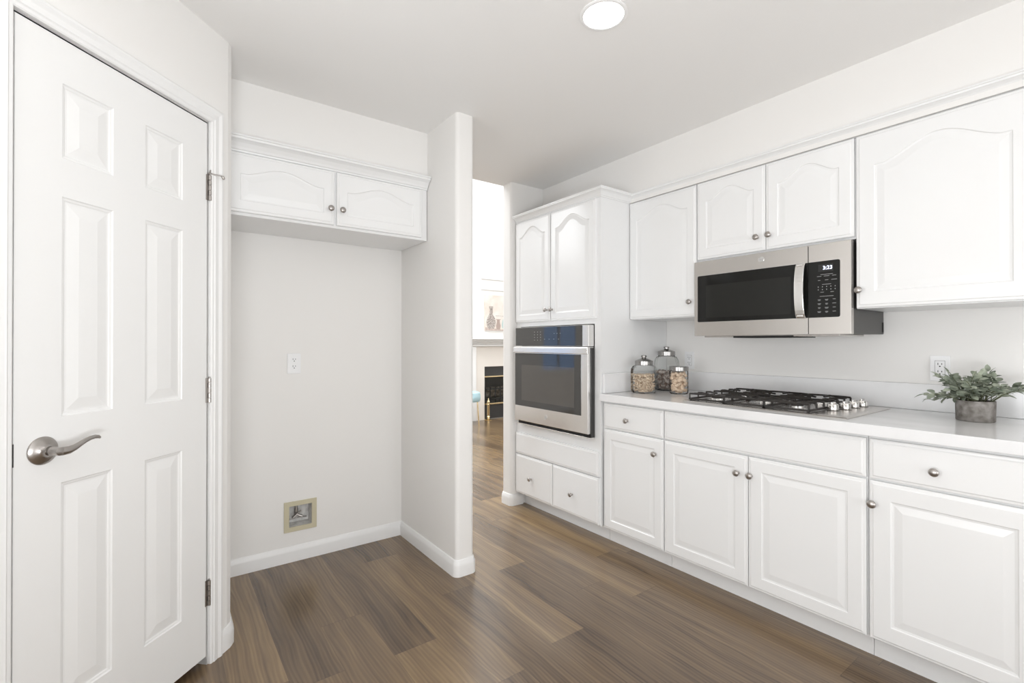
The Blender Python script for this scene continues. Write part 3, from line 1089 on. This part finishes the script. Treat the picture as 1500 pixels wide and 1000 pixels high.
# corks
pc = MB().lathe([(.0092, -.017), (.0100, -.016), (.0100, .016), (.0092, .017)], (0, 0, 0), 'z', 12)
mb = MB()
for px_, py_, pz_, M, rnd in fill_points(56, .036, .098, .022, 5, .8):
    add_piece(mb, pc, M, (px_, py_, pz_))
mb.lathe([(.0001, .006), (.022, .006), (.022, .10), (.0001, .108)], (0, 0, 0), 'z', 16)
o = mb.build('corks', CORK, smooth=True, angle=40)
o.location = (2.562, 1.762, ZCT)
tag(o, 'tan corks filling the small jar with the flat lid', 'corks', None, 'stuff')
# nuts and pebbles
mb = MB()
for px_, py_, pz_, M, rnd in fill_points(230, .062, .105, .016, 9):
    s_ = .007 + rnd.random() * .006
    p2 = MB().lathe([(.0001, -1.2), (.6, -.9), (1, 0), (.65, .8), (.0001, 1.1)], (0, 0, 0), 'z', 7)
    p2.v = [(a * s_, b * s_ * .8, c_ * s_) for a, b, c_ in p2.v]
    add_piece(mb, p2, M, (px_, py_, pz_))
mb.lathe([(.0001, .006), (.042, .006), (.042, .10), (.0001, .11)], (0, 0, 0), 'z', 16)
o = mb.build('mixed_nuts', STONE, smooth=True, angle=50)
o.location = (2.702, 1.952, ZCT)
tag(o, 'brown and grey pieces filling the tall glass jar', 'nuts', None, 'stuff')

# ================================================================== POTTED PLANT
PX, PY = 2.617, .447
plant = tag(empty('potted_plant', (PX, PY, ZCT)), 'small dusty green leafy plant in a weathered grey pot at the counter end', 'plant')
MB().lathe([(.0001, 0), (.056, 0), (.0585, .003), (.0600, .078), (.0595, .081), (.056, .081), (.0545, .070), (.0001, .070)], (0, 0, 0), 'z', 40).build('pot', CONCRETE, plant, smooth=True, angle=40)
MB().lathe([(.0001, .0702), (.0535, .0702), (.04, .076), (.0001, .079)], (0, 0, 0), 'z', 20).build('soil', SOIL, plant)
rnd = random.Random(21)
st = MB()
fol = MB()


def leaf(mb, base, direction, normal, length, width, cup):
    d = direction.normalized()
    s = d.cross(normal)
    if s.length < 1e-4:
        s = d.cross(Vector((1, 0, 0)))
    s.normalize()
    nn = s.cross(d).normalized()
    rows = []
    for t_, w_ in ((0, .06), (.18, .62), (.42, 1.0), (.68, .86), (.88, .45), (1, .03)):
        c_ = base + d * length * t_ + nn * (-length * .22 * t_ * t_)
        rows.append([c_ - s * width * w_ * .5 + nn * cup * width * w_, c_, c_ + s * width * w_ * .5 + nn * cup * width * w_])
    k = len(mb.v)
    for r_3 in rows:
        mb.v += [tuple(p) for p in r_3]
    for i in range(5):
        for j in range(2):
            a = k + i * 3 + j
            mb.f.append((a, a + 1, a + 4, a + 3))


NS = 44
for i in range(NS):
    az = 2 * PI * (i * .618034) + rnd.uniform(-.2, .2)
    el = R((80, 64, 50, 38, 27, 70, 44, 18)[i % 8] + rnd.uniform(-7, 7))
    ln = rnd.uniform(.078, .112) + .032 * math.cos(el)
    p = Vector((rnd.uniform(-.03, .03) + .02 * math.cos(az), rnd.uniform(-.03, .03) + .02 * math.sin(az), .078))
    d = Vector((math.cos(az) * math.cos(el), math.sin(az) * math.cos(el), math.sin(el) + .2))
    pts = [p.copy()]
    steps = 7
    for k in range(steps):
        d.z -= .055 + .055 * math.cos(el)
        d.normalize()
        p = p + d * ln / steps
        pts.append(p.copy())
    st.tube(pts, [.0017 - .0001 * k for k in range(steps + 1)], 5)
    for k in range(2, steps + 1):
        tdir = (pts[k] - pts[k - 1]).normalized()
        side = tdir.cross(Vector((0, 0, 1)))
        side = side.normalized() if side.length > 1e-3 else Vector((1, 0, 0))
        if k % 2:
            side = (side + Vector((0, 0, rnd.uniform(.5, 1.0)))).normalized()
        for sg in ((-1, 1) if k < steps else (0,)):
            dd = tdir * rnd.uniform(.45, .8) + side * sg * rnd.uniform(.7, 1.0) + Vector((rnd.uniform(-.2, .2), rnd.uniform(-.2, .2), rnd.uniform(-.1, .35)))
            L_ = rnd.uniform(.025, .037)
            leaf(fol, pts[k], dd, Vector((rnd.uniform(-.6, .6), rnd.uniform(-.6, .6), 1)), L_, L_ * rnd.uniform(.52, .66), rnd.uniform(.05, .2))
# keep leaves clear of the wall and the counter
for lst in (fol, st):
    lst.v = [(min(v[0], XR - PX - .026), v[1], max(v[2], .006)) for v in lst.v]
st.build('stem', STEM, plant, smooth=True)
fol.build('foliage', LEAF, plant, smooth=True, angle=80)

# ================================================================== OUTLETS
def outlet(loc, rz, label, w=.070, h=.114, decora=False):
    e = tag(empty('wall_outlet', loc, rz), label, 'outlet', 'wall outlets')
    pl = plate(-w / 2, w / 2, -h / 2, h / 2, -.0055, -.0006, .004, .004).build('cover_plate', PLASTIC, e, bevel=.0015)
    if decora:
        plate(-.0165, .0165, -.0335, .0335, -.0072, -.0056, .002, .002).build('receptacle', PLASTIC, e)
        MB().box(-.0178, .0178, -.0058, -.00553, -.0348, .0348).build('gap_line', mat_gapline, e)
    else:
        for zc in (-.0205, .0205):
            plate(-.0165, .0165, zc - .0145, zc + .0145, -.0072, -.0056, .009, .009).build('receptacle', PLASTIC, e)
    yy = -.0072
    for zc in ((-.0195, .0195) if not decora else (-.019, .015)):
        sl = MB()
        sl.box(-.0078, -.0054, yy - .0004, yy + .0003, zc + .0005, zc + .0095).box(.0054, .0078, yy - .0004, yy + .0003, zc + .0015, zc + .0085)
        sl.lathe([(.0001, .0001), (.0028, .0001), (.0028, .0004), (.0001, .0004)], (0, yy, zc - .006), 'y', 10)
        sl.build('slot', GASKET, e)
    return e


mat_gapline = mat('grey_gap_line', (.25, .25, .25), .7)
outlet((.609, YB, 1.1095), 0, 'white duplex outlet on the alcove back wall')
outlet((XR, .6005, 1.110), Z90, 'white outlet on the wall above the counter, left of the plant', decora=True)
outlet((XR, 1.872, 1.110), Z90, 'white outlet on the wall behind the glass jars', decora=True)

# ================================================================== ICE MAKER WATER BOX
wbx = tag(empty('water_supply_box', (.6445, YB, .250)), 'almond framed recessed water valve box low on the alcove wall', 'valve box')
fw, fh = .087, .0845
hw, hh = (hx1 - hx0) / 2, (hz1 - hz0) / 2
us, vs_ = [-fw, -hw + .002, hw - .002, fw], [-fh, -hh + .002, hh - .002, fh]
grid_slab(us, vs_, lambda i, j: not (i == 1 and j == 1), -.0065, -.0005, lambda u, v, w: (u, w, v)).build('frame', ALMOND, wbx, bevel=.0012)
mb = MB()
a, b = hw - .001, hh - .001
mb.box(-a, a, .0795, .081, -b, b).box(-a, -a + .0015, 0, .0795, -b, b).box(a - .0015, a, 0, .0795, -b, b).box(-a, a, 0, .0795, b - .0015, b).box(-a, a, 0, .0795, -b, -b + .0015)
mb.build('box', BOXIN, wbx)
mb = MB()
mb.tube([(-.012, .05, b - .002), (-.012, .05, .02)], .008, 12)
mb.tube([(-.012, .05, .025), (-.012, .05, -.012)], .011, 8)
mb.tube([(-.012, .05, .004), (-.012, .022, .0)], .0075, 10)
mb.tube([(-.012, .05, -.008), (-.034, .046, -.022)], .006, 10)
mb.tube([(-.012, .024, .002), (.010, .020, .018)], .0045, 8)
mb.tube([(-.012, .024, -.002), (.012, .020, -.014)], [.0045, .008], 8)
mb.tube([(-.012, .024, 0), (-.034, .020, -.016)], [.0045, .007], 8)
mb.build('valve', NICKEL, wbx, smooth=True, angle=50)
MB().tube([(-.05, .06, -.036), (-.02, .055, -.031), (.02, .05, -.028), (.045, .06, -.034)], .003, 8).build('tube', NICKEL, wbx, smooth=True)

# ================================================================== CEILING LIGHT
cl_ = tag(empty('ceiling_light', (1.322, 1.227, ZC)), 'round recessed ceiling light glowing near the top of the picture', 'ceiling light')
MB().lathe([(.088, -.0005), (.088, -.003), (.085, -.0055), (.079, -.0065), (.074, -.005), (.0735, -.0005)], (0, 0, 0), 'z', 48).build('trim_ring', TRIM, cl_, smooth=True, angle=50)
MB().lathe([(.0001, -.0025), (.0735, -.0025), (.0735, -.001), (.0001, -.001)], (0, 0, 0), 'z', 48).build('lens', GLOWW, cl_)

# ================================================================== LIVING ROOM: fireplace wall
fp = tag(empty('fireplace', (4.64, YF, 0)), 'white fireplace with mantel shelf and dark firebox seen through the passage', 'fireplace')
x0, x1 = 4.18 - 4.64, 5.10 - 4.64
# tile surround
grid_slab([x0 - .17, x0, x1, x1 + .17], [0, .851, 1.17], lambda i, j: not (i == 1 and j == 0), -.018, -.001, lambda u, v, w: (u, w, v)).build('tile_surround', CREAMTILE, fp)
for s in (-1, 1):
    cx = s * (x1 + .245)
    MB().box(cx - .075, cx + .075, -.045, -.001, 0, 1.17).build('pilaster', TRIM, fp, bevel=.004)
mb = MB()
for k, (o_, za, zb) in enumerate(((.05, 1.172, 1.215), (.075, 1.215, 1.245), (.11, 1.245, 1.28), (.16, 1.28, 1.325))):
    mb.box(x0 - .24 - o_ * .6, x1 + .24 + o_ * .6, -o_, -.001, za, zb - .002)
mb.build('mantel', TRIM, fp, bevel=.006)
mb = MB()
mb.box(x0 + .002, x1 - .002, .44, .455, 0, .849).box(x0 + .002, x0 + .012, 0, .44, 0, .849).box(x1 - .012, x1 - .002, 0, .44, 0, .849).box(x0 + .012, x1 - .012, 0, .44, .84, .849).box(x0 + .012, x1 - .012, 0, .44, .001, .01)
mb.build('firebox', SOOT, fp)
MB().box(x0 + .003, x1 - .003, .012, .03, .70, .8485).build('hood', BLKMETAL, fp)
MB().box(x0 + .003, x1 - .003, .012, .03, .015, .225).build('lower_louver', BLKMETAL, fp)
MB().box(x0 + .003, x1 - .003, -.012, .012, .676, .696).build('upper_bar', BRASS, fp, bevel=.003)
MB().box(x0 + .003, x1 - .003, -.012, .012, .236, .258).build('lower_bar', BRASS, fp, bevel=.003)
MB().box(x0 + .006, x1 - .006, .016, .020, .263, .667).build('glass_door', GLASS, fp)
mb = MB()
for zz in (.30, .46):
    mb.box(x0 + .06, x1 - .06, .12, .14, zz, zz + .02)
for i in range(8):
    xx = x0 + .1 + i * .1
    mb.box(xx, xx + .014, .12, .135, .10, .50)
mb.build('fire_grate', BLKMETAL, fp)
for k, (xx, zz, l_) in enumerate(((-.12, .36, .5), (.1, .37, .5), (0, .44, .55))):
    MB().tube([(xx - l_ / 2, .24 + .04 * (k % 2), zz), (xx + l_ / 2, .27, zz + .01)], .05, 10).build('log', LOGM, fp)

# overmantel panel mouldings
mb = MB()
for zz in (2.10, 2.27):
    mb.box(4.12, 5.16, YF - .016, YF - .0005, zz - .02, zz + .02)
mb.box(4.05, 4.075, YF - .014, YF - .0005, 1.33, LZ - .002).box(5.2, 5.225, YF - .014, YF - .0005, 1.33, LZ - .002)
struct(mb.build('trim_panel', TRIM, bevel=.004), 'white panel moulding on the wall above the fireplace mantel', 'trim')

# brass andiron standing before the firebox
an = tag(empty('andiron', (4.222, 6.385, 0)), 'polished brass post with finial standing before the left fireplace edge', 'andiron')
MB().lathe([(.0001, 0), (.062, 0), (.064, .008), (.045, .018), (.022, .026), (.018, .04), (.030, .055), (.018, .07), (.022, .085), (.022, .24), (.028, .25), (.016, .262), (.026, .285), (.022, .30), (.008, .318), (.011, .335), (.0001, .352)],
           (0, 0, 0), 'z', 20).build('post', BRASS, an, smooth=True, angle=50)

# canvas picture over the mantel
pic = tag(empty('canvas_picture', (4.40, YF, 1.714)), 'pale still-life canvas of vases hanging above the fireplace mantel', 'picture')
pw, ph = .218, .288
MB().box(-pw, pw * 1.9, -.035, -.001, -ph, ph).build('canvas', CANVAS, pic, bevel=.002)
k_ = .0365


def flat_shape(pts, name, m, y=-.0362):
    MB().loops([[(x, y, z) for x, z in pts], [(x, y + .001, z) for x, z in pts]]).build(name, m, pic)


def vase(cx, zb, prof):
    return [(cx - r, zb + h) for r, h in prof] + [(cx + r, zb + h) for r, h in reversed(prof)]


flat_shape([(-pw + .002, -ph + .002), (pw * 1.9 - .002, -ph + .002), (pw * 1.9 - .002, -ph + .045), (.1, -ph + .02), (-pw + .002, -ph + .055)], 'painted_table', TABLETONE, -.0358)
flat_shape(vase(-.105, -ph + .03, [(.055, 0), (.085, .06), (.09, .12), (.065, .19), (.030, .235), (.026, .30), (.040, .355), (.044, .36)]), 'painted_vase', VASEG, -.0366)
flat_shape(vase(.035, -ph + .022, [(.035, 0), (.045, .06), (.030, .11), (.026, .15), (.055, .165)]), 'painted_vase', VASER, -.0368)
flat_shape(vase(.155, -ph + .04, [(.04, 0), (.055, .06), (.04, .12), (.028, .15)]), 'painted_vase', VASET, -.0366)
flat_shape([(-.02, -.05), (pw * 1.9 - .003, -.055), (pw * 1.9 - .003, -.049), (-.02, -.044)], 'painted_branch', VASEG, -.0360)

# small stool with a blue cushion in the living room
sto = tag(empty('accent_stool', (3.70, 6.12, 0)), 'pale blue cushioned stool on thin gold legs left of the fireplace', 'stool')
MB().lathe([(.0001, .36), (.155, .36), (.17, .375), (.175, .44), (.165, .49), (.13, .505), (.0001, .51)], (0, 0, 0), 'z', 28).build('cushion', BLUEFAB, sto, smooth=True, angle=50)
for i in range(4):
    a = PI / 4 + i * PI / 2
    MB().tube([(.13 * math.cos(a), .13 * math.sin(a), .36), (.155 * math.cos(a), .155 * math.sin(a), .0)], .009, 8).build('leg', BRASS, sto, smooth=True)

# living room window with blinds (it mirrors in the oven glass)
wf = MB()
wx0, wx1, wz0, wz1 = -2.05, -1.12, .72, 2.25
wf.box(wx0 - .05, wx0 + .03, YF - .02, YF + .1, wz0 - .05, wz1 + .05).box(wx1 - .03, wx1 + .05, YF - .02, YF + .1, wz0 - .05, wz1 + .05)
wf.box(wx0 + .03, wx1 - .03, YF - .02, YF + .1, wz0 - .05, wz0 + .03).box(wx0 + .03, wx1 - .03, YF - .02, YF + .1, wz1 - .03, wz1 + .05)
wf.box((wx0 + wx1) / 2 - .02, (wx0 + wx1) / 2 + .02, YF + .06, YF + .1, wz0 + .03, wz1 - .03)
w1 = struct(wf.build('window_1', TRIM), 'living room window with blinds beyond the passage', 'window')
MB().box(wx0 + .03, wx1 - .03, YF + .075, YF + .079, wz0 + .03, wz1 - .03).build('pane', GLASS, w1)
mb = MB()
zz = wz0 + .05
while zz < wz1 - .05:
    mb.add([(wx0 + .035, YF + .012, zz), (wx1 - .035, YF + .012, zz), (wx1 - .035, YF + .048, zz + .012), (wx0 + .035, YF + .048, zz + .012),
            (wx0 + .035, YF + .012, zz + .002), (wx1 - .035, YF + .012, zz + .002), (wx1 - .035, YF + .048, zz + .014), (wx0 + .035, YF + .048, zz + .014)],
           [(3, 2, 1, 0), (4, 5, 6, 7), (0, 1, 5, 4), (1, 2, 6, 5), (2, 3, 7, 6), (3, 0, 4, 7)])
    zz += .05
mb.build('blind', BLIND, w1)
